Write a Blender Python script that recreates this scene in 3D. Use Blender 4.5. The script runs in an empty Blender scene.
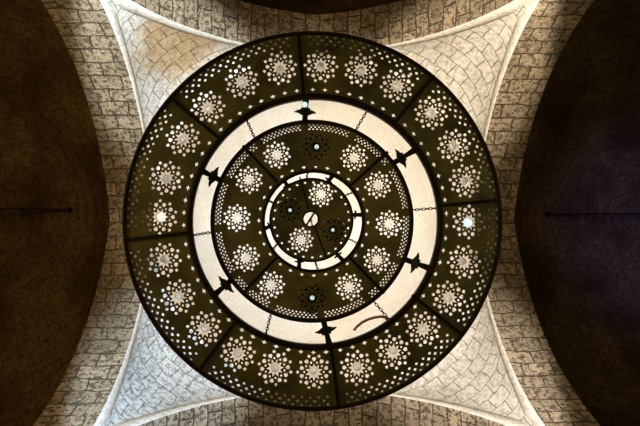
import bpy, bmesh, math, random
from mathutils import Vector, Matrix
from mathutils.geometry import delaunay_2d_cdt
random.seed(7)
PI = math.pi
D = bpy.data
SC = bpy.context.scene
COL = SC.collection

# ------------------------------------------------------------------ camera
EYE = 1.6                       # camera height over the floor
F = 559.9
def rotm(tx, ty):
    cx, sx, cy, sy = math.cos(tx), math.sin(tx), math.cos(ty), math.sin(ty)
    return Matrix(((1,0,0),(0,cx,-sx),(0,sx,cx))) @ Matrix(((cy,0,sy),(0,1,0),(-sy,0,cy)))
RW = rotm(-0.0507, -0.0318)     # world axes -> (right, down, forward)
cam = D.objects.new('camera', D.cameras.new('camera')); COL.objects.link(cam)
cam.data.sensor_width = 36; cam.data.lens = F/640*36; cam.data.clip_end = 200
m = (Matrix(((1,0,0),(0,-1,0),(0,0,-1))) @ RW).transposed()
cam.matrix_world = Matrix.Translation((0,0,EYE)) @ m.to_4x4()
SC.camera = cam
def locate(u, v, z):            # where the sight line of an image point reaches height z above the eye
    q = RW.transposed() @ Vector(((u-320)/F, (v-213)/F, 1))
    return Vector((q.x*z/q.z, q.y*z/q.z, z+EYE))

# ------------------------------------------------------------------ world, exposure
w = D.worlds.new('world'); SC.world = w; w.use_nodes = True
w.node_tree.nodes['Background'].inputs[0].default_value = (.02,.025,.04,1)
w.node_tree.nodes['Background'].inputs[1].default_value = .3
vs = SC.view_settings
vs.view_transform = 'Standard'; vs.look = 'None'; vs.gamma = 1; vs.use_curve_mapping = False; vs.exposure = 0

# ------------------------------------------------------------------ uplights, and fill lights added to the hall
def lamp(name, kind, loc, power, colour, radius=.1, aim=None, cone=None, blend=.5):
    l = D.lights.new(name, kind); l.energy = power; l.color = colour
    if kind != 'AREA': l.shadow_soft_size = radius
    else: l.size = radius
    if cone: l.spot_size = math.radians(cone); l.spot_blend = blend
    o = D.objects.new(name, l); COL.objects.link(o); o.location = loc
    if aim is not None:
        o.rotation_euler = (Vector(aim)-Vector(loc)).to_track_quat('-Z', 'Y').to_euler()
    return o
# half sizes of the crossing (left, right, top, bottom of the picture), springing height above the eye
AL, AR, BT, BB = 3.6688, 4.3312, 4.5725, 3.4825
ZS = 8.5285
WL, WR, WT, WB = 1.06, 1.00, .975, 1.2
C1, R1, E1 = -.545, 4.0275, .3977      # left and right arches run along y
C2, R2, E2 = .3312, 4.0, .2587         # top and bottom arches run along x
FZ = 6.3 + EYE
PIER_FILLS = [  # x, y, power, colour : out-of-view floodlights added at the four piers to light pendentives and arch ends
    (-AL+.35, -BT+.35, 4700, (.80,.91,1.0)),
    ( AR-.35, -BT+.35, 4300, (1.0,.90,.76)),
    (-AL+.35,  BB-.35, 4000, (.60,.77,1.0)),
    ( AR-.35,  BB-.35, 3900, (.95,.91,.90)),
]
for x, y, p, c in PIER_FILLS:
    lamp('pier_fill_spot', 'SPOT', (x, y, FZ+.16), p, c, .12, aim=(x*.90, y*.90, FZ+6), cone=38, blend=.5)
UPS = [(316,147,5.62,630),(312,298,5.62,630),(290,210,5.82,330),(333,230,5.82,330)]
for u, v, z, p in UPS:
    q = locate(u, v, z)
    lamp('uplight_bulb', 'SPOT', (q.x, q.y, q.z+.03), p, (1.0,.935,.85), .05, aim=(q.x, q.y, 20), cone=62, blend=.15)
lamp('nave_fill', 'AREA', (0, 0, .9), 72, (1.0,.66,.26), 5.0, aim=(0, 0, 9))  # warm fill added below to brown the arch crowns and plates
lamp('bay_blue_fill', 'SPOT', (11.0, -.6, 5.5), 4200, (.08,.14,1.0), .5, aim=(9.9, -.4, 15.5), cone=40, blend=1)  # blue spot added to tint the edge of the right vault
lamp('bay_fill', 'AREA', (-8.0, -2.0, 3.0), 620, (1.0,.70,.33), 2.0, aim=(-7, -2.4, 12))  # unseen fill, added to brighten the left bay
lamp('bay_fill', 'AREA', (6.8, -1.5, 3.0), 210, (1.0,.78,.45), 2.0, aim=(7, -1, 12))  # weaker fill added for the right bay

# ------------------------------------------------------------------ materials
def mat(name):
    m = D.materials.new(name); m.use_nodes = True
    nt = m.node_tree; return m, nt, nt.nodes['Principled BSDF']
def N(nt, t, **k):
    n = nt.nodes.new(t)
    for a, b in k.items(): setattr(n, a, b)
    return n
def mixc(nt, fac, a, b, mode='MIX'):
    n = N(nt, 'ShaderNodeMix', data_type='RGBA', blend_type=mode)
    for s, v in ((n.inputs[0], fac), (n.inputs[6], a), (n.inputs[7], b)):
        if hasattr(v, 'links'): nt.links.new(v, s)
        else: s.default_value = v if not isinstance(v, tuple) else (*v, 1)
    return n.outputs[2]
def ramp(nt, fac, stops):
    n = N(nt, 'ShaderNodeValToRGB'); nt.links.new(fac, n.inputs[0])
    e = n.color_ramp.elements
    while len(e) < len(stops): e.new(.5)
    for el, (p, c) in zip(e, stops):
        el.position = p; el.color = (*c, 1) if isinstance(c, tuple) else (c, c, c, 1)
    return n.outputs[0]
def noise(nt, vec, scale, detail=6, rough=.6):
    n = N(nt, 'ShaderNodeTexNoise'); nt.links.new(vec, n.inputs['Vector'])
    n.inputs['Scale'].default_value = scale; n.inputs['Detail'].default_value = detail
    n.inputs['Roughness'].default_value = rough
    return n.outputs[0]
PD, PH, FN = .15, 1.8, 10.5
def stone(name, c1, c2, mortar, bw, rh, ms=.012, pits=.5, bump=.6, wobble=.05, patch=None, patchc=None, dirt=(.35,.3,.2), tint=.25):
    m, nt, bs = mat(name)
    tc = N(nt, 'ShaderNodeTexCoord'); uv = tc.outputs['UV']; ob = tc.outputs['Object']
    nz = N(nt, 'ShaderNodeTexNoise'); nt.links.new(uv, nz.inputs['Vector']); nz.inputs['Scale'].default_value = 2.2; nz.inputs['Detail'].default_value = 4
    sub = N(nt, 'ShaderNodeVectorMath', operation='SUBTRACT'); nt.links.new(nz.outputs['Color'], sub.inputs[0]); sub.inputs[1].default_value = (.5,.5,.5)
    scl = N(nt, 'ShaderNodeVectorMath', operation='SCALE'); nt.links.new(sub.outputs[0], scl.inputs[0]); scl.inputs['Scale'].default_value = wobble*2.5
    add = N(nt, 'ShaderNodeVectorMath', operation='ADD'); nt.links.new(uv, add.inputs[0]); nt.links.new(scl.outputs[0], add.inputs[1])
    br = N(nt, 'ShaderNodeTexBrick'); nt.links.new(add.outputs[0], br.inputs['Vector'])
    br.inputs['Scale'].default_value = 1; br.inputs['Brick Width'].default_value = bw; br.inputs['Row Height'].default_value = rh
    br.inputs['Mortar Size'].default_value = ms; br.inputs['Mortar Smooth'].default_value = .25
    br.inputs['Color1'].default_value = (*c1,1); br.inputs['Color2'].default_value = (*c2,1); br.inputs['Mortar'].default_value = (*mortar,1)
    br.offset_frequency = 2; br.squash = 1
    col = br.outputs['Color']
    big = noise(nt, ob, .55, 3)
    col = mixc(nt, ramp(nt, big, [(.42, 0.0), (.62, tint*2)]), col, dirt, 'MULTIPLY')
    fine = noise(nt, ob, FN, 8, .78)
    pit = ramp(nt, fine, [(.455, 1.0), (.51, 0.0)])
    col = mixc(nt, mixc(nt, pits, (0,0,0), pit), col, tuple(v*PD for v in c1))
    fl = noise(nt, ob, 23, 5, .7)
    hi = ramp(nt, fl, [(.56, 0.0), (.68, .55)])
    col = mixc(nt, mixc(nt, pits, (0,0,0), hi), col, tuple(min(1, v*PH) for v in c1))
    if patch:
        sp = N(nt, 'ShaderNodeVectorMath', operation='DISTANCE'); nt.links.new(ob, sp.inputs[0]); sp.inputs[1].default_value = patch[:3]
        nb = noise(nt, ob, 1.6, 4)
        ad = N(nt, 'ShaderNodeMath', operation='MULTIPLY_ADD'); nt.links.new(nb, ad.inputs[0]); ad.inputs[1].default_value = 1.1; nt.links.new(sp.outputs['Value'], ad.inputs[2])
        mask = ramp(nt, ad.outputs[0], [(0, 1.0), (1, 0.0)])
        md = N(nt, 'ShaderNodeMapRange'); nt.links.new(ad.outputs[0], md.inputs[0])
        md.inputs[1].default_value = patch[3]+.35; md.inputs[2].default_value = patch[3]+.85; md.inputs[3].default_value = 1; md.inputs[4].default_value = 0
        col = mixc(nt, md.outputs[0], col, patchc, 'MULTIPLY')
    nt.links.new(col, bs.inputs['Base Color']); bs.inputs['Roughness'].default_value = .9; bs.inputs['Specular IOR Level'].default_value = .15
    h1 = N(nt, 'ShaderNodeMath', operation='MULTIPLY_ADD'); nt.links.new(br.outputs['Fac'], h1.inputs[0]); h1.inputs[1].default_value = -1.0; nt.links.new(fine, h1.inputs[2])
    bp = N(nt, 'ShaderNodeBump'); bp.inputs['Strength'].default_value = bump; bp.inputs['Distance'].default_value = .05
    nt.links.new(h1.outputs[0], bp.inputs['Height']); nt.links.new(bp.outputs[0], bs.inputs['Normal'])
    return m
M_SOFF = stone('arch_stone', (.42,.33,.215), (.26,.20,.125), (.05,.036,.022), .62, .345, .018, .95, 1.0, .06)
M_PEND = stone('pale_pendentive_stone', (.70,.66,.58), (.63,.59,.51), (.22,.17,.11), .42, .36, .011, .40, .6, .07, tint=.12, dirt=(.75,.66,.5))
M_PENDT = stone('tan_patched_pendentive_stone', (.72,.69,.63), (.66,.63,.56), (.24,.18,.11), .42, .36, .011, .40, .6, .07,
                patch=(-2.55,-4.15,13.7,1.0), patchc=(.72,.54,.34), tint=.1, dirt=(.75,.66,.5))
M_PENDB = stone('mottled_pendentive_stone', (.68,.68,.64), (.60,.61,.57), (.14,.14,.13), .42, .36, .011, .62, .7, .07, tint=.12, dirt=(.7,.75,.7))
M_TRIM = stone('smooth_border_stone', (.70,.66,.57), (.64,.60,.51), (.2,.15,.1), .9, 3.0, .008, .30, .4, .02, tint=.1, dirt=(.75,.66,.5))
M_DOME = stone('dome_plaster', (.81,.77,.69), (.79,.75,.67), (.62,.56,.48), 1.6, .9, .006, .12, .3, .25, tint=.1, dirt=(.85,.8,.72))
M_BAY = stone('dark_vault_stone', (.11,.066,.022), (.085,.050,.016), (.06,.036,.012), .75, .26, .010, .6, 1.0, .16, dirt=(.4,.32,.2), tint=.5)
M_FLOOR = stone('floor_stone', (.13,.10,.06), (.10,.08,.05), (.1,.09,.06), .8, .8, .01, .2, .3, .0)

def metal(name, c, rough, met=.7, var=.5, scale=3):
    m, nt, bs = mat(name)
    tc = N(nt, 'ShaderNodeTexCoord')
    n = noise(nt, tc.outputs['Object'], scale, 4)
    col = mixc(nt, ramp(nt, n, [(.35, 0.0), (.65, 1.0)]), tuple(v*(1-var) for v in c), tuple(v*(1+var) for v in c))
    nt.links.new(col, bs.inputs['Base Color']); bs.inputs['Metallic'].default_value = met; bs.inputs['Specular IOR Level'].default_value = .5 if c[0] > .03 else .08; bs.inputs['Roughness'].default_value = rough
    return m
M_BRASS = metal('aged_olive_brass', (.052,.049,.011), .5, .6)
M_IRON = metal('blackened_iron', (.008,.006,.004), .6, .0, .3)
M_BAR = metal('dark_bronze_bar', (.005,.004,.002), .6, .0, .3)
M_LEAF = metal('black_green_leaf_iron', (.012,.016,.013), .5, .4, .3)
M_WIRE = metal('brown_wire', (.22,.10,.045), .5, .1, .3)
M_HOUS = metal('dark_lamp_housing', (.03,.028,.022), .5, .3, .3)
def glass(name, c, rough=.08):
    m, nt, bs = mat(name)
    tc = N(nt, 'ShaderNodeTexCoord'); n = noise(nt, tc.outputs['Object'], 14, 3)
    nt.links.new(mixc(nt, n, tuple(v*.8 for v in c), c), bs.inputs['Base Color'])
    bs.inputs['Transmission Weight'].default_value = 1; bs.inputs['Roughness'].default_value = rough; bs.inputs['IOR'].default_value = 1.22
    return m
M_GLASS = glass('clear_bluish_glass', (.93,.97,.97), .03)
def emit(name, c, s):
    m, nt, bs = mat(name)
    tc = N(nt, 'ShaderNodeTexCoord'); n = noise(nt, tc.outputs['Object'], 20, 2)
    nt.links.new(mixc(nt, n, tuple(v*.9 for v in c), c), bs.inputs['Emission Color'])
    bs.inputs['Base Color'].default_value = (*c,1); bs.inputs['Emission Strength'].default_value = s
    return m
M_BULBW = emit('warm_bulb_glow', (1,.95,.82), 1.15)
M_BULBB = emit('blue_bulb_glow', (.70,.85,1), 1.3)
M_CUPSHINE = emit('pale_cup_shine', (.66,.86,.92), .9)  # glow standing in for the shine of the cups in dark rosettes
M_CYAN = emit('cyan_bulb_glow', (.62,.95,.95), 1.0)

# ------------------------------------------------------------------ helpers
def link(name, me, material=None, parent=None):
    o = D.objects.new(name, me); COL.objects.link(o)
    if material: me.materials.append(material)
    if parent: o.parent = parent
    return o
def tag(o, label=None, cat=None, group=None, kind=None):
    for k, v in (('label', label), ('category', cat), ('group', group), ('kind', kind)):
        if v: o[k] = v
    return o
def grid(name, rows, uvs, material, smooth=True, parent=None, kind='structure'):
    me = D.meshes.new(name); n = len(rows[0])
    vs_ = [tuple(p) for r in rows for p in r]; fs = []
    for i in range(len(rows)-1):
        for j in range(n-1): fs.append((i*n+j, i*n+j+1, (i+1)*n+j+1, (i+1)*n+j))
    me.from_pydata(vs_, [], fs); me.update()
    ul = me.uv_layers.new(name='uv'); flat = [u for r in uvs for u in r]
    for lp in me.loops: ul.data[lp.index].uv = flat[lp.vertex_index]
    for p in me.polygons: p.use_smooth = smooth
    o = link(name, me, material, parent)
    if kind and not parent: o['kind'] = kind
    return o
def bmobj(name, bm, material, parent=None, smooth=False):
    me = D.meshes.new(name); bmesh.ops.recalc_face_normals(bm, faces=bm.faces[:]); bm.to_mesh(me); bm.free()
    if smooth:
        for p in me.polygons: p.use_smooth = True
    return link(name, me, material, parent)
def tube(bm, p0, p1, r, n=8, r1=None):
    p0, p1 = Vector(p0), Vector(p1); d = (p1-p0)
    q = d.to_track_quat('Z', 'Y').to_matrix(); r1 = r if r1 is None else r1
    a = [bm.verts.new(p0+q@Vector((r*math.cos(t), r*math.sin(t), 0))) for t in [2*PI*k/n for k in range(n)]]
    b = [bm.verts.new(p1+q@Vector((r1*math.cos(t), r1*math.sin(t), 0))) for t in [2*PI*k/n for k in range(n)]]
    for k in range(n): bm.faces.new((a[k], a[(k+1)%n], b[(k+1)%n], b[k]))
    bm.faces.new(a[::-1]); bm.faces.new(b)
def path_tube(bm, pts, r, n=6, closed=False):
    pts = [Vector(p) for p in pts]; L = len(pts); rings = []
    for i, p in enumerate(pts):
        t = (pts[(i+1)%L]-pts[i-1]) if closed else (pts[min(i+1,L-1)]-pts[max(i-1,0)])
        q = t.to_track_quat('Z', 'Y').to_matrix()
        rings.append([bm.verts.new(p+q@Vector((r*math.cos(2*PI*k/n), r*math.sin(2*PI*k/n), 0))) for k in range(n)])
    for i in range(L if closed else L-1):
        A, B = rings[i], rings[(i+1)%L]
        # match nearest offset so closed loops do not twist
        off = min(range(n), key=lambda o: (A[0].co-B[o].co).length)
        for k in range(n): bm.faces.new((A[k], A[(k+1)%n], B[(k+1+off)%n], B[(k+off)%n]))
    if not closed: bm.faces.new(rings[0][::-1]); bm.faces.new(rings[-1])
def lathe(bm, prof, n=20, c=(0,0,0), closed=False):
    rings = []
    for r, z in prof:
        rings.append([bm.verts.new((c[0]+r*math.cos(2*PI*k/n), c[1]+r*math.sin(2*PI*k/n), c[2]+z)) for k in range(n)])
    L = len(rings)
    for i in range(L if closed else L-1):
        A, B = rings[i], rings[(i+1)%L]
        for k in range(n): bm.faces.new((A[k], A[(k+1)%n], B[(k+1)%n], B[k]))
    if not closed:
        if prof[0][0] > 1e-6: bm.faces.new(rings[0][::-1])
        if prof[-1][0] > 1e-6: bm.faces.new(rings[-1])
    bmesh.ops.remove_doubles(bm, verts=bm.verts[:], dist=1e-6)
def prism(bm, pts, z0, z1, M=None):
    a = [Vector((p[0], p[1], z0)) for p in pts]; b = [Vector((p[0], p[1], z1)) for p in pts]
    if M: a = [M@v for v in a]; b = [M@v for v in b]
    a = [bm.verts.new(v) for v in a]; b = [bm.verts.new(v) for v in b]; n = len(a)
    bm.faces.new(a[::-1]); bm.faces.new(b)
    for k in range(n): bm.faces.new((a[k], a[(k+1)%n], b[(k+1)%n], b[k]))

# ------------------------------------------------------------------ the crossing: four arches, pendentives, dome
def arch_pt(side, th):          # th 0..pi, returns (t, z) along the arch
    r, c, e = (R1, C1, E1) if side in 'LR' else (R2, C2, E2)
    t = r*math.cos(th); R = r*(1+e)
    return t+c, ZS+EYE+math.sqrt(max(R*R-(abs(t)+e*r)**2, 0))
PLANE = {'L': (-AL, -AL-WL), 'R': (AR, AR+WR), 'T': (-BT, -BT-WT), 'B': (BB, BB+WB)}
NA = 96
for side, nm in (('L','arch_left'), ('R','arch_right'), ('T','arch_top'), ('B','arch_bottom')):
    n0, f0 = PLANE[side]; rows, uvs = [], []
    line = [(arch_pt(side, 0)[0], 0.0)]+[arch_pt(side, PI*i/NA) for i in range(NA+1)]+[(arch_pt(side, PI)[0], 0.0)]
    s = 0; prev = None; K = 6
    ragged = [0]*len(line)
    for i, (t, z) in enumerate(line):
        if prev: s += math.hypot(t-prev[0], z-prev[1])
        prev = (t, z); r_, u_ = [], []
        for k in range(K+1):
            a = n0+(f0-n0)*k/K
            r_.append((a, t, z) if side in 'LR' else (t, a, z)); u_.append((abs(f0-n0)*k/K+.1, s))
        rows.append(r_); uvs.append(u_)
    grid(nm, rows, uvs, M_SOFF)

def pend_pt(sx, sy, th, s):
    # sx,sy pick the corner; th 0 (springing) .. pi/2 (crown); s across from the side arch to the top or bottom arch
    A = 'L' if sx < 0 else 'R'; B = 'T' if sy < 0 else 'B'
    ta, za = arch_pt(A, th if sy > 0 else PI-th); tb, zb = arch_pt(B, th if sx > 0 else PI-th)
    a = Vector((PLANE[A][0], ta, za)); b = Vector((tb, PLANE[B][0], zb))
    c = Vector((PLANE[A][0], PLANE[B][0], (za+zb)/2)); wq = math.sqrt(.5)
    w0, w1, w2 = (1-s)**2, 2*s*(1-s)*wq, s*s
    return (a*w0+c*w1+b*w2)/(w0+w1+w2)
tn = 0
for sx, sy, nm, mt in ((-1,-1,'pendentive_top_left',M_PENDT), (1,-1,'pendentive_top_right',M_PEND), (-1,1,'pendentive_bottom_left',M_PENDB), (1,1,'pendentive_bottom_right',M_PEND)):
    rows, uvs = [], []; h = 0; prev = None
    NT, NSX = 44, 32
    for i in range(NT+1):
        th = PI/2*(i/NT); r_ = [pend_pt(sx, sy, th, j/NSX) for j in range(NSX+1)]
        if prev is not None: h += (r_[NSX//2]-prev).length
        prev = r_[NSX//2]
        L = [0.0]
        for j in range(NSX): L.append(L[-1]+(r_[j+1]-r_[j]).length)
        rows.append(r_); uvs.append([(l-L[NSX//2], h) for l in L])
    grid(nm, rows, uvs, mt)
    # raised smooth border beside each arch
    for end in (0, 1):
        rows, uvs = [], []; h = 0
        for i in range(NT+1):
            th = PI/2*(i/NT)
            r_ = [pend_pt(sx, sy, th, j/60) for j in range(61)]
            if end: r_ = r_[::-1]
            tot = sum((r_[j+1]-r_[j]).length for j in range(60)); want = min(.30, tot*.42)
            def along(d):
                a = 0
                for j in range(60):
                    l = (r_[j+1]-r_[j]).length
                    if a+l >= d: return r_[j].lerp(r_[j+1], (d-a)/max(l, 1e-6))
                    a += l
                return r_[-1]
            ctr = Vector((C2, C1, 0)); pts = []
            for d, off in ((0, .0), (0.01, .010), (want-.012, .012), (want, -.01)):
                p = along(max(d, 0)); inn = (ctr-Vector((p.x, p.y, 0))).normalized()
                pts.append(p+inn*off-Vector((0,0,off*.6)))
            rows.append(pts); uvs.append([(.1, h), (.11, h), (.32, h), (.34, h)]); h += .15
        tn += 1
        grid('trim_%d' % tn, rows, uvs, M_TRIM)
# dome on the ring of the four crowns
rows, uvs = [], []
ZTOP = 18.6+EYE
for i in range(25):
    ps = PI/2*i/24*.995; r_, u_ = [], []
    for j in range(97):
        ph = 2*PI*j/96
        zr = (arch_pt('L', PI/2)[1]*math.cos(ph)**2+arch_pt('T', PI/2)[1]*math.sin(ph)**2)
        r_.append((C2+4.0*math.cos(ph)*math.cos(ps), C1+4.0275*math.sin(ph)*math.cos(ps), zr+(ZTOP-zr)*math.sin(ps)))
        u_.append((ph*4.0, ps*5))
    rows.append(r_); uvs.append(u_)
grid('ceiling_dome', rows, uvs, M_DOME)

# the four side bays: sail vaults over walls
def bay(side, depth=7.2):
    n0, f0 = PLANE[side]
    if side in 'LR': lo, hi = -BT, BB; sg = -1 if side == 'L' else 1
    else: lo, hi = -AL, AR; sg = -1 if side == 'T' else 1
    if side in 'LR': lo -= 1.5; hi += 1.5
    mid = (lo+hi)/2; hw = (hi-lo)/2; hd = depth/2; ca = f0+sg*hd
    crown = arch_pt(side, PI/2)[1]
    Rr = 7.4 if side in 'LR' else 6.5; zc = crown+.12-math.sqrt(Rr*Rr-hd*hd)
    def z(a, t): return zc+math.sqrt(Rr*Rr-(a-ca)**2-(t-mid)**2)
    def P(a, t, zz): return (a, t, zz) if side in 'LR' else (t, a, zz)
    n = 24; rows, uvs = [], []
    for i in range(n+1):
        a = f0+sg*depth*i/n; r_, u_ = [], []
        for j in range(n+1):
            t = lo+(hi-lo)*j/n
            r_.append(P(a, t, z(a, t)))
            rad = math.hypot(a-ca, t-mid); ang = math.atan2(t-mid, (a-ca)*sg)
            u_.append((ang*4.2, rad))
        rows.append(r_); uvs.append(u_)
    word = {'L':'left','R':'right','T':'top','B':'bottom'}[side]
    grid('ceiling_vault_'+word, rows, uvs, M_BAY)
    # spandrel over the arch, on the bay side
    top, bot, u0, u1 = [], [], [], []
    ends = [arch_pt(side, 0)[0], arch_pt(side, PI)[0]]
    for t in (hi, ends[0]):
        bot.append(P(f0, t, 0)); top.append(P(f0, t, z(f0, t))); u0.append((t, 0)); u1.append((t, z(f0, t)))
    for i in range(NA+1):
        t, zz = arch_pt(side, PI*i/NA); t = min(max(t, lo), hi)
        bot.append(P(f0, t, zz)); top.append(P(f0, t, max(z(f0, t), zz)+.02)); u0.append((t, zz)); u1.append((t, max(z(f0, t), zz)))
    for t in (ends[1], lo):
        bot.append(P(f0, t, 0)); top.append(P(f0, t, z(f0, t))); u0.append((t, 0)); u1.append((t, z(f0, t)))
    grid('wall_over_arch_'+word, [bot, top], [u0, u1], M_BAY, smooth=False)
    # two flank walls and the end wall
    for t, k in ((lo, 'a'), (hi, 'b')):
        r0, r1, v0, v1 = [], [], [], []
        for i in range(n+1):
            a = f0+sg*depth*i/n
            r0.append(P(a, t, 0)); r1.append(P(a, t, z(a, t))); v0.append((a, 0)); v1.append((a, z(a, t)))
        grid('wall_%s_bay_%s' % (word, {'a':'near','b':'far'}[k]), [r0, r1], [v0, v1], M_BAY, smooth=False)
    a = f0+sg*depth; r0, r1, v0, v1 = [], [], [], []
    for j in range(n+1):
        t = lo+(hi-lo)*j/n
        r0.append(P(a, t, 0)); r1.append(P(a, t, z(a, t))); v0.append((t, 0)); v1.append((t, z(a, t)))
    grid('wall_%s_bay_end' % word, [r0, r1], [v0, v1], M_BAY, smooth=False)
    return z
zL = bay('L'); zR = bay('R'); zT = bay('T'); zB = bay('B')
grid('floor', [[(-14,-14,0),(14,-14,0)],[(-14,14,0),(14,14,0)]], [[(-14,-14),(14,-14)],[(-14,14),(14,14)]], M_FLOOR, smooth=False)

# ------------------------------------------------------------------ the chandelier
Z1, Z2, Z3 = 5.2, 5.36, 5.52            # heights of the three tier plates above the eye
S1, S2, S3 = Z1/F, Z2/F, Z3/F           # metres for one picture unit at each tier
ch = D.objects.new('chandelier', None); COL.objects.link(ch)
c0 = locate(313.4, 219.6, Z1); ch.location = c0
tag(ch, 'huge round three-tiered pierced brass chandelier hanging under the dome', 'chandelier')
def loc(u, v, z): return locate(u, v, z)-c0
PC1 = loc(314.4, 217.9, Z1); PR1 = loc(316.2, 219.5, Z1)
PC2 = loc(312.6, 220.3, Z2); PC3 = loc(311.5, 219.8, Z3)
PG1 = loc(316.0, 220.3, Z1); PG2 = loc(313.6, 220.8, Z2); PHUB = loc(310.7, 219, Z3)
rd = math.radians
def pol(c, r, a): return (c.x+r*math.cos(rd(a)), c.y+r*math.sin(rd(a)))

def rosette(cx, cy, k, rot, out, skip=()):
    def P(r, a): return (cx+r*k*math.cos(a), cy+r*k*math.sin(a))
    st = []
    for i in range(20):
        st.append(P(9.2 if i % 2 == 0 else 5.4, rot+PI*i/10))
    out.append(st)
    for i in range(10):
        a = rot+2*PI*i/10
        # leaf-shaped hole, fat end outward
        ca, sa = math.cos(a), math.sin(a)
        pts = [(10.6,0),(11.6,1.35),(13.1,2.15),(14.6,1.7),(15.1,0),(14.6,-1.7),(13.1,-2.15),(11.6,-1.35)]
        if i not in skip: out.append([(cx+k*(p*ca-q*sa), cy+k*(p*sa+q*ca)) for p, q in pts])
        b = a+PI/10
        px, py = P(9.9, b); out.append([(px+k*1.15*math.cos(b+2*PI*j/6), py+k*1.25*math.sin(b+2*PI*j/6)) for j in range(6)])
        px, py = P(16.6, b)
        if i not in skip: out.append([(px+k*(2.1 if j % 2 == 0 else 1.2)*math.cos(b+PI*j/5), py+k*(2.1 if j % 2 == 0 else 1.2)*math.sin(b+PI*j/5)) for j in range(10)])
def clear_of(holes, c, angs, half):     # drop the holes that a seam bar would cut
    def ok(h):
        for p in h:
            x, y = p[0]-c.x, p[1]-c.y
            for a in angs:
                if x*math.cos(rd(a))+y*math.sin(rd(a)) > 0 and abs(-x*math.sin(rd(a))+y*math.cos(rd(a))) < half: return False
        return True
    return [h for h in holes if ok(h)]
def diamond(cx, cy, a, lt, lr, out, star=False):
    t = (-math.sin(a), math.cos(a)); r = (math.cos(a), math.sin(a)); pts = []
    if star: base = [(lt,0),(lt*.3,lr*.34),(0,lr),(-lt*.3,lr*.34),(-lt,0),(-lt*.3,-lr*.34),(0,-lr),(lt*.3,-lr*.34)]
    else: base = [(lt,0),(0,lr),(-lt,0),(0,-lr)]
    out.append([(cx+p*t[0]+q*r[0], cy+p*t[1]+q*r[1]) for p, q in base])
def pierced(name, outline, holes, z, parent, material=M_BRASS):
    loops = [outline]+holes; co, fc = [], []
    for pts in loops:
        b = len(co); n = len(pts)
        if sum(pts[k-1][0]*pts[k][1]-pts[k][0]*pts[k-1][1] for k in range(n)) < 0: pts = pts[::-1]
        co += [Vector((p[0], p[1])) for p in pts]; fc.append(list(range(b, b+n)))
    vo, eo, fo, vi, ei, fi = delaunay_2d_cdt(co, [], fc, 1, 1e-7)
    fo = [f for f, src in zip(fo, fi) if list(src) == [0]]
    cnt = {}
    for f in fo:
        for k in range(len(f)):
            e = (f[k], f[(k+1) % len(f)]); cnt[e] = 1
    nv = len(vo); t = .003
    V = [(p[0], p[1], z-t) for p in vo]+[(p[0], p[1], z+t) for p in vo]
    Fs = [tuple(reversed(f)) for f in fo]+[tuple(k+nv for k in f) for f in fo]
    Fs += [(a, b, b+nv, a+nv) for a, b in cnt if (b, a) not in cnt]
    me = D.meshes.new(name); me.from_pydata(V, [], Fs); me.update()
    return link(name, me, material, parent)
def ring_profile(bm, c, z, r0, r1, h0, h1, n=144):     # closed rectangular ring
    prof = [(r0, h0), (r1, h0), (r1, h1), (r0, h1)]
    lathe(bm, prof, n, (c.x, c.y, z), closed=True)
def bar(bm, c, r0, r1, a, wd, z0, z1, za=0, zb=0):
    a = rd(a); d = Vector((math.cos(a), math.sin(a), 0)); t = Vector((-d.y, d.x, 0))*wd/2; o = Vector((c.x, c.y, 0))
    V = [bm.verts.new(o+d*r+t*s+Vector((0,0,z+(za if r == r0 else zb)))) for r in (r0, r1) for s in (-1, 1) for z in (z0, z1)]
    for f in ((0,1,3,2),(4,6,7,5),(0,4,5,1),(2,3,7,6),(0,2,6,4),(1,5,7,3)): bm.faces.new([V[i] for i in f])

# ---- outer tier
bm = bmesh.new(); ring_profile(bm, PC1, PC1.z, 186.8*S1, 188.6*S1, .004, .07)
outer = bmobj('outer_tier', bm, M_BRASS, ch, True)
bm = bmesh.new(); lathe(bm, [(186.2*S1,-.022),(189.4*S1,-.026),(190.4*S1,.0),(189.8*S1,.03),(186.6*S1,.03)], 160, tuple(PC1), True)
bmobj('outer_rim', bm, M_IRON, outer, True)
bm = bmesh.new(); lathe(bm, [(123.6*S1,-.02),(128.2*S1,-.018),(128.2*S1,.012),(125.0*S1,.012),(124.8*S1,.09),(123.9*S1,.09)], 144, tuple(PG1), True)
bmobj('inner_rim', bm, M_IRON, outer, True)
RPX = [(321,66),(361,70),(397,86),(431,113),(454,146),(466,181),(469,222),(464,262),(449,298),(423,329),(393,352),(357,368),
       (314,372),(275,368),(238,354),(204,329),(178,297),(164,260),(160,217),(166,178),(183,139),(208,108),(242,82),(280,68)]
RL1 = [loc(u, v, Z1) for u, v in RPX]
seams1 = [-95.0, -50.0, -5.6, 38.3, 82.6, 127.0, 173.2, 219.8]
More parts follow.
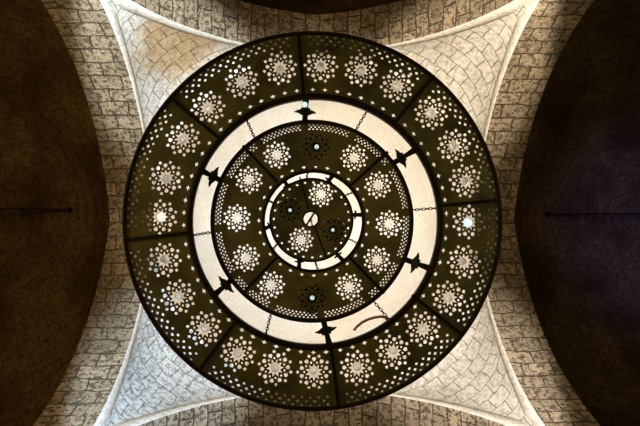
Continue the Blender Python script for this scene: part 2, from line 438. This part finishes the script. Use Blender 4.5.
for k in range(8):
    a0, a1 = seams1[k], seams1[(k+1) % 8]
    if a1 < a0: a1 += 360
    n = 40
    out_ = [pol(PC1, 188*S1, a0+(a1-a0)*i/n) for i in range(n+1)]+[pol(PG1, 125.2*S1, a1+(a0-a1)*i/n) for i in range(n+1)]
    holes = []
    for q in RL1:
        aa = math.degrees(math.atan2(q.y-PC1.y, q.x-PC1.x))
        while aa < a0: aa += 360
        while aa-360 > a0: aa -= 360
        if a0 < aa < a1: rosette(q.x, q.y, S1*.97, rd(aa), holes)
    mid = (a0+a1)/2; span = a1-a0
    for row, (rr, lt, lr) in enumerate(((176.9,1.8,1.4),(180.7,2.0,1.55),(184.4,1.7,1.2))):
        cnt = 15 if row != 1 else 14
        for i in range(cnt):
            aa = mid+(i-(cnt-1)/2)*2.72
            if abs(aa-mid) > span/2-1.35: continue
            x, y = pol(PC1, rr*S1, aa+(.5 if row == 1 else 0)*0); diamond(x, y, rd(aa), lt*S1, lr*S1, holes)
    for i in range(8):
        aa = mid+(i-3.5)*5.45
        x, y = pol(PR1, 131.6*S1, aa); diamond(x, y, rd(aa), 3.1*S1, 2.1*S1, holes, True)
    holes = [h for h in holes if len(h) != 4 or all(math.hypot(h[0][0]-q.x, h[0][1]-q.y) > 19.5*S1 for q in RL1)]
    holes = clear_of(holes, PC1, (a0, a1), .8*S1)
    pierced('pierced_panel', out_, holes, PC1.z, outer)
for a in seams1:
    bm = bmesh.new(); x0 = Vector((PC1.x, PC1.y, 0))
    bar(bm, PC1, 124*S1, 187*S1, a, 3.3*S1, -.026, -.0035)
    bmobj('seam_bar', bm, M_BAR, outer)

# ---- middle tier
bm = bmesh.new(); ring_profile(bm, PC2, PC2.z, 98.4*S2, 99.6*S2, .004, .10)
middle = bmobj('middle_tier', bm, M_BRASS, ch, True)
bm = bmesh.new(); lathe(bm, [(97.9*S2,-.018),(101.2*S2,-.02),(101.8*S2,.0),(101.2*S2,.022),(98.2*S2,.022)], 144, tuple(PC2), True)
bmobj('outer_rim', bm, M_IRON, middle, True)
bm = bmesh.new(); lathe(bm, [(48.6*S2,-.014),(51.6*S2,-.014),(51.6*S2,.01),(50*S2,.01),(49.8*S2,.06),(48.9*S2,.06)], 96, tuple(PG2), True)
bmobj('inner_rim', bm, M_IRON, middle, True)
seams2 = [-133.5, -42.2, 45.9, 133.6]
ROS2 = [(277,155),(316,147),(354,158),(378,185),(389,224),(377,260),(349,287),(312,298),(271,285),(246,258),(237,218),(249,180)]
for k in range(4):
    a0, a1 = seams2[k], seams2[(k+1) % 4]
    if a1 < a0: a1 += 360
    n = 48
    out_ = [pol(PC2, 99*S2, a0+(a1-a0)*i/n) for i in range(n+1)]+[pol(PG2, 49.8*S2, a1+(a0-a1)*i/n) for i in range(n+1)]
    holes = []
    for u, v in ROS2:
        aa = math.degrees(math.atan2(v-220.3, u-312.6))
        while aa < a0: aa += 360
        if aa < a1:
            q = loc(u, v, Z2); rosette(q.x, q.y, S2*.77, rd(aa), holes)
    for c in range(12):
        for row, rr in enumerate((92.0, 94.2, 96.4)):
            for i in range(11 if row != 1 else 10):
                aa = 10+30*c+(i-(5 if row != 1 else 4.5))*2.42
                while aa < a0: aa += 360
                while aa-360 > a0: aa -= 360
                if a0+1.2 < aa < a1-1.2:
                    x, y = pol(PC2, rr*S2, aa); diamond(x, y, rd(aa), 1.08*S2, .9*S2, holes)
    for i in range(7):
        aa = (a0+a1)/2+(i-3)*12.6
        x, y = pol(PG2, 54.6*S2, aa); diamond(x, y, rd(aa), 2.4*S2, 1.6*S2, holes, True)
    ros = [loc(u, v, Z2) for u, v in ROS2]
    holes = [h for h in holes if len(h) != 4 or all(math.hypot(h[0][0]-q.x, h[0][1]-q.y) > 17.2*.84*S2 for q in ros)]
    holes = clear_of(holes, PC2, (a0, a1), .8*S2)
    pierced('pierced_panel', out_, holes, PC2.z, middle)
for a in seams2:
    bm = bmesh.new(); bar(bm, PC2, 50*S2, 99*S2, a, 2.8*S2, -.022, -.0035)
    bmobj('seam_bar', bm, M_BAR, middle)

# ---- inner tier
bm = bmesh.new(); ring_profile(bm, PC3, PC3.z, 40.0*S3, 40.7*S3, .004, .06)
inner = bmobj('inner_tier', bm, M_BRASS, ch, True)
bm = bmesh.new(); lathe(bm, [(40.2*S3,-.012),(42.2*S3,-.012),(42.4*S3,.014),(40.4*S3,.014)], 96, tuple(PC3), True)
bmobj('outer_rim', bm, M_IRON, inner, True)
bm = bmesh.new(); lathe(bm, [(7.0*S3,-.02),(8.6*S3,-.02),(8.6*S3,.03),(7.0*S3,.03)], 32, tuple(PHUB), True)
bmobj('hub_ring', bm, M_IRON, inner, True)
seams3 = [-106.0, 69.0]
ROS3 = [(321,194.5),(333,230),(301,240),(290,210)]
for k in range(2):
    a0, a1 = seams3[k], seams3[(k+1) % 2]
    if a1 < a0: a1 += 360
    n = 48
    out_ = [pol(PC3, 40.9*S3, a0+(a1-a0)*i/n) for i in range(n+1)]+[pol(PHUB, 7.6*S3, a1+(a0-a1)*i/n) for i in range(n+1)]
    holes = []
    for u, v in ROS3:
        aa = math.degrees(math.atan2(v-219.8, u-311.5))
        while aa < a0: aa += 360
        if aa < a1:
            q = loc(u, v, Z3); rosette(q.x, q.y, S3*.70, rd(aa), holes)
    for i in range(14):
        aa = a0+(a1-a0)*(i+.5)/14
        x, y = pol(PC3, 37.6*S3, aa); diamond(x, y, rd(aa), 1.5*S3, 1.1*S3, holes)
    holes = clear_of(holes, PHUB, (a0, a1), .6*S3)
    pierced('pierced_panel', out_, holes, PC3.z, inner)
for a in seams3:
    bm = bmesh.new(); bar(bm, PHUB, 7.8*S3, 40*S3, a, 1.6*S3, -.010, -.0035)
    bmobj('seam_bar', bm, M_BAR, inner)
# yoke bar across the hub and the hanging rod up to the dome
bm = bmesh.new(); bar(bm, PHUB, -8.0*S3, 8.0*S3, -58, 1.9*S3, -.004, .012)
bmobj('yoke_bar', bm, M_IRON, ch)
apex = Vector((C2, C1, ZTOP+.02))-c0
hp = Vector((PHUB.x+.0, PHUB.y, PHUB.z+.012))
bm = bmesh.new(); tube(bm, hp, apex, .012, 8)
bmobj('hanging_rod', bm, M_IRON, ch)

# ---- brackets with leaf ornaments, chains between the tiers
def leaf_pts():
    return [(-1.6,-3.0),(-3.6,-3.4),(-7.4,-1.2),(-11.5,-.6),(-8.0,1.6),(-5.4,2.2),(-4.2,5.0),(-1.8,3.4),(0,6.5),
            (1.8,3.4),(4.2,5.0),(5.4,2.2),(8.0,1.6),(11.5,-.6),(7.4,-1.2),(3.6,-3.4),(1.6,-3.0)]
def gap_pt(c, r, a, z): x, y = pol(c, r, a); return Vector((x, y, z))
for a, off in ((-94.6,0),(-35.4,1),(22.9,0),(83.8,0),(143.6,1),(203.4,0)):
    p0 = gap_pt(PG1, 125*S1, a, PC1.z); p1 = gap_pt(PC2, 99.5*S2, a, PC2.z); L = (p1-p0).length
    x = (p1-p0).normalized(); y = Vector((0,0,1)).cross(x).normalized(); z = x.cross(y)
    M = Matrix((x, y, z)).transposed().to_4x4(); M.translation = p0
    bm = bmesh.new(); wd = 3.0*S1
    prism(bm, [(0,-wd*1.15),(L*.4,-wd*.8),(L,-wd*1.0),(L,wd*1.0),(L*.4,wd*.8),(0,wd*1.15)], -.012, .012, M)
    b = bmobj('bracket', bm, M_BAR, ch)
    s = S1*.98; t0 = .55*L if off == 0 else .62*L
    bm = bmesh.new(); prism(bm, [(t0+(-q)*s, p*s) for p, q in leaf_pts()], -.03, -.0125, M)
    bmobj('leaf_ornament', bm, M_LEAF, b)
for a in (-67,-7,53.6,107,171,-126):
    p0 = gap_pt(PG2, 49.4*S2, a, PC2.z); p1 = gap_pt(PC3, 41*S3, a, PC3.z); L = (p1-p0).length
    x = (p1-p0).normalized(); y = Vector((0,0,1)).cross(x).normalized(); z = x.cross(y)
    M = Matrix((x, y, z)).transposed().to_4x4(); M.translation = p0
    bm = bmesh.new(); wd = 2.2*S2; prism(bm, [(0,-wd),(L,-wd*.8),(L,wd*.8),(0,wd)], -.01, .01, M)
    b = bmobj('bracket', bm, M_BAR, ch)
    bm = bmesh.new(); s = S2*.42; prism(bm, [(.55*L-q*s, p*s) for p, q in leaf_pts()], -.024, -.0105, M)
    bmobj('leaf_ornament', bm, M_LEAF, b)
def chain(p0, p1, n, r, wire, name='chain', sag=0.0):
    bm = bmesh.new(); d = (p1-p0); L = d.length
    for i in range(n):
        t = (i+.5)/n; c = p0+d*t-Vector((0,0,sag*4*t*(1-t)))
        x = d.normalized(); up = Vector((0,0,1)); y = up.cross(x).normalized(); z = x.cross(y)
        tl = rd(15 if i % 2 == 0 else 68); yy = y*math.cos(tl)+z*math.sin(tl)
        h = L/n*.66
        path_tube(bm, [c+x*h*math.cos(2*PI*k/12)+yy*r*math.sin(2*PI*k/12) for k in range(12)], wire, 5, True)
    return bmobj(name, bm, M_IRON, ch, True)
for a0, a1 in ((-65.0,-64.5),(-5.8,-6.0),(53.5,53.0),(113.6,114.0),(173.0,173.2),(-124.5,-125.2)):
    chain(gap_pt(PG1, 124.6*S1, a0, PC1.z), gap_pt(PC2, 101*S2, a1, PC2.z), 8, .0125, .0042)
for a in (-36,27,85,145,204,-97):
    p0 = gap_pt(PG2, 49.2*S2, a, PC2.z); p1 = gap_pt(PC3, 41.5*S3, a, PC3.z)
    chain(p0, p1, 4, .009, .0045)

# ------------------------------------------------------------------ glass lamp cups in the rosettes
def make_cup():
    bm = bmesh.new()
    lathe(bm, [(0,-.034),(.012,-.032),(.028,-.020),(.042,-.002),(.050,.030),(.056,.075),(.060,.11),(.056,.11),(.052,.075),(.046,.032),(.037,.004),(.024,-.012),(.010,-.020),(0,-.021)], 20)
    return bmobj('glass_lamp_cup', bm, M_GLASS, None, True)
proto = None
cup_list = []
def clock(a):       # picture angle to clock words
    h = ((a+90)/30) % 12
    hh = round(h*2)/2 % 12; base = int(hh) or 12
    names = ['','one','two','three','four','five','six','seven','eight','nine','ten','eleven','twelve']
    return ("half past "+names[base]) if hh % 1 else (names[base]+" o'clock")
def cup(u, v, z, scale, label, group, tilt=0):
    global proto
    if proto is None: proto = o = make_cup()
    else: o = proto.copy(); COL.objects.link(o)
    q = locate(u, v, z); o.location = (q.x, q.y, q.z+.006); o.scale = (scale, scale, scale)
    tag(o, label, 'lamp cup', group)
    if 'dark' in label:
        bm = bmesh.new(); lathe(bm, [(0,-.016),(.014,-.012),(.026,.004),(.028,.03),(.018,.05),(0,.055)], 14)
        bmobj('bulb', bm, M_CUPSHINE, o, True)['label'] = 'pale glow added for the shine in the cup'  # glowing core added so the cup shines in its dark rosette
    return o
lit = []
for k, q in enumerate(RL1):
    a = -90+15*k; x, y = q.x, q.y; jx, jy = random.uniform(-.010,.010), random.uniform(-.010,.010)
    q0 = c0+Vector((x+jx, y+jy, .006))
    if proto is None: proto = o = make_cup()
    else: o = proto.copy(); COL.objects.link(o)
    o.location = q0; o.scale = (.74,.74,1)
    w_ = clock(round((a+90)/15)*15-90)
    special = {18: ('warm glowing glass lamp cup in the outer tier, at %s', M_BULBW), 6: ('blue-white glowing glass lamp cup in the outer tier, at %s', M_BULBB)}
    if k in special:
        lab, bmtl = special[k]
        bm = bmesh.new(); lathe(bm, [(0,-.018),(.018,-.012),(.036,.008),(.042,.034),(.034,.06),(.02,.082),(0,.086)], 16)
        o.scale = (1.0,1.0,1.0); bb = bmobj('bulb', bm, bmtl, o, True)
        bb['label'] = 'lit bulb'
        tag(o, lab % w_, 'lamp cup', 'glass lamp cups of the outer tier')
    else:
        tag(o, 'clear glass lamp cup in the outer tier, at %s on the ring' % w_, 'lamp cup', 'glass lamp cups of the outer tier')
for u, v in ROS2:
    a = math.degrees(math.atan2(v-220.3, u-312.6)); w_ = clock(round((a-0)/30)*30)
    dark = (u, v) in ((316,147),(312,298))
    cup(u+random.uniform(-.8,.8), v+random.uniform(-.8,.8), Z2, .74, ('glass lamp cup shining in the dark rosette of the middle tier, at %s' if dark else 'clear glass lamp cup in the middle tier, at %s on the ring') % w_, 'glass lamp cups of the middle tier')
for (u, v), w_ in zip(ROS3, ('in the bright rosette above the hub, inner tier', 'in the dark rosette right of the hub, inner tier', 'in the bright rosette below the hub, inner tier', 'in the dark rosette left of the hub, inner tier')):
    cup(u, v, Z3, .60, 'small glass cup '+w_, 'glass lamp cups of the inner tier')

# ------------------------------------------------------------------ uplights standing on the two inner tiers
def uplight(u, v, z, R, label):
    H = .094 if z == Z2 else .080
    q = locate(u, v, z)
    e = D.objects.new('uplight', None); COL.objects.link(e); e.location = q
    tag(e, label, 'floodlight', 'uplights on the chandelier')
    bm = bmesh.new()
    lathe(bm, [(0,H),(R*.97,H),(R,H+.01),(R,.24),(R*.93,.24),(R*.93,.16),(0,.16)], 28)
    bmobj('housing', bm, M_BRASS, e, True)
    bm = bmesh.new(); lathe(bm, [(0,.165),(R*.5,.165),(R*.6,.20),(R*.3,.23),(0,.235)], 20)
    bmobj('lens', bm, M_GLASS, e, True)
UPL = (( 316,147,Z2,.160,'round uplight over the dark rosette at the top of the middle tier'),
       ( 312,298,Z2,.160,'round uplight over the dark rosette at the bottom of the middle tier'),
       ( 290,210,Z3,.128,'small round uplight over the dark rosette left of the hub'),
       ( 333,230,Z3,.128,'small round uplight over the dark rosette right of the hub'))
for a in UPL: uplight(*a)

# small cyan lamp at the top bracket
q = locate(305.0, 104.5, Z1-.02)
bm = bmesh.new(); lathe(bm, [(0,-.03),(.014,-.027),(.022,-.010),(.022,.02),(.012,.035),(0,.038)], 16, tuple(q))
tag(bmobj('indicator_bulb', bm, M_CYAN, None, True), 'small pale cyan bulb glowing beside the top bracket of the wide gap', 'bulb')
# brown wire looping in the wide gap, lower right
pts = []
for u, v in ((354,330.5),(357,326.5),(362,322.4),(368,319.4),(375,317.4),(381,316.6),(385,317.4),(387,319.6)):
    pts.append(locate(u, v, Z1-.045))
fine_ = []
for i in range(len(pts)-1):
    for k in range(3): fine_.append(pts[i].lerp(pts[i+1], k/3))
fine_.append(pts[-1])
bm = bmesh.new(); path_tube(bm, fine_, .0125, 6)
tag(bmobj('electric_wire', bm, M_WIRE, None, True), 'brown electric wire looping across the wide gap beside the lower right chain', 'wire')

# ------------------------------------------------------------------ iron tie rods in the side bays
def vault_hit(u, v, zf):
    z = 12.0
    for _ in range(60):
        q = locate(u, v, z); z = z+(zf(q.x, q.y)-q.z)*.5
    return locate(u, v, z)
def tie(u, v, zf, sg, v2, label):
    p = vault_hit(u, v, zf); e = D.objects.new('tie_rod', None); COL.objects.link(e); e.location = p
    tag(e, label, 'tie rod')
    p.z -= .16
    bm = bmesh.new(); far = Vector((sg*3.4, .02, -.16-.85))
    tube(bm, (0,0,-.16), far, .022, 8); bmobj('rod', bm, M_IRON, e)
    bm = bmesh.new(); lathe(bm, [(0,-.20),(.05,-.20),(.07,-.12),(.07,-.03),(0,-.03)], 12); bmobj('anchor', bm, M_IRON, e)
tie(70, 210.0, zL, -1, 210, 'thin black iron tie rod crossing the dark vault at the left edge')
tie(547, 214.5, zR, 1, 216, 'thin black iron tie rod crossing the bluish dark vault at the right edge')

# ------------------------------------------------------------------ made-up bodies for the added pier floodlights (their lamps are set at the top)
for (x, y, p, c), wd in zip(PIER_FILLS, ('top left','top right','bottom left','bottom right')):
    e = D.objects.new('added_pier_floodlight', None); COL.objects.link(e); e.location = (x, y, FZ)
    tag(e, 'added out-of-view black floodlight on a wall arm at the %s pier' % wd, 'floodlight', 'added floodlights on the piers')
    bm = bmesh.new(); lathe(bm, [(0,-.02),(.10,-.02),(.17,.10),(.16,.10),(.095,0),(0,0)], 20); bmobj('housing', bm, M_HOUS, e, True)
    sx = -1 if x < 0 else 1; sy = -1 if y < 0 else 1
    bm = bmesh.new(); tube(bm, (0,0,-.01), (sx*.36, sy*.36, -.05), .02, 8); bmobj('arm', bm, M_IRON, e)
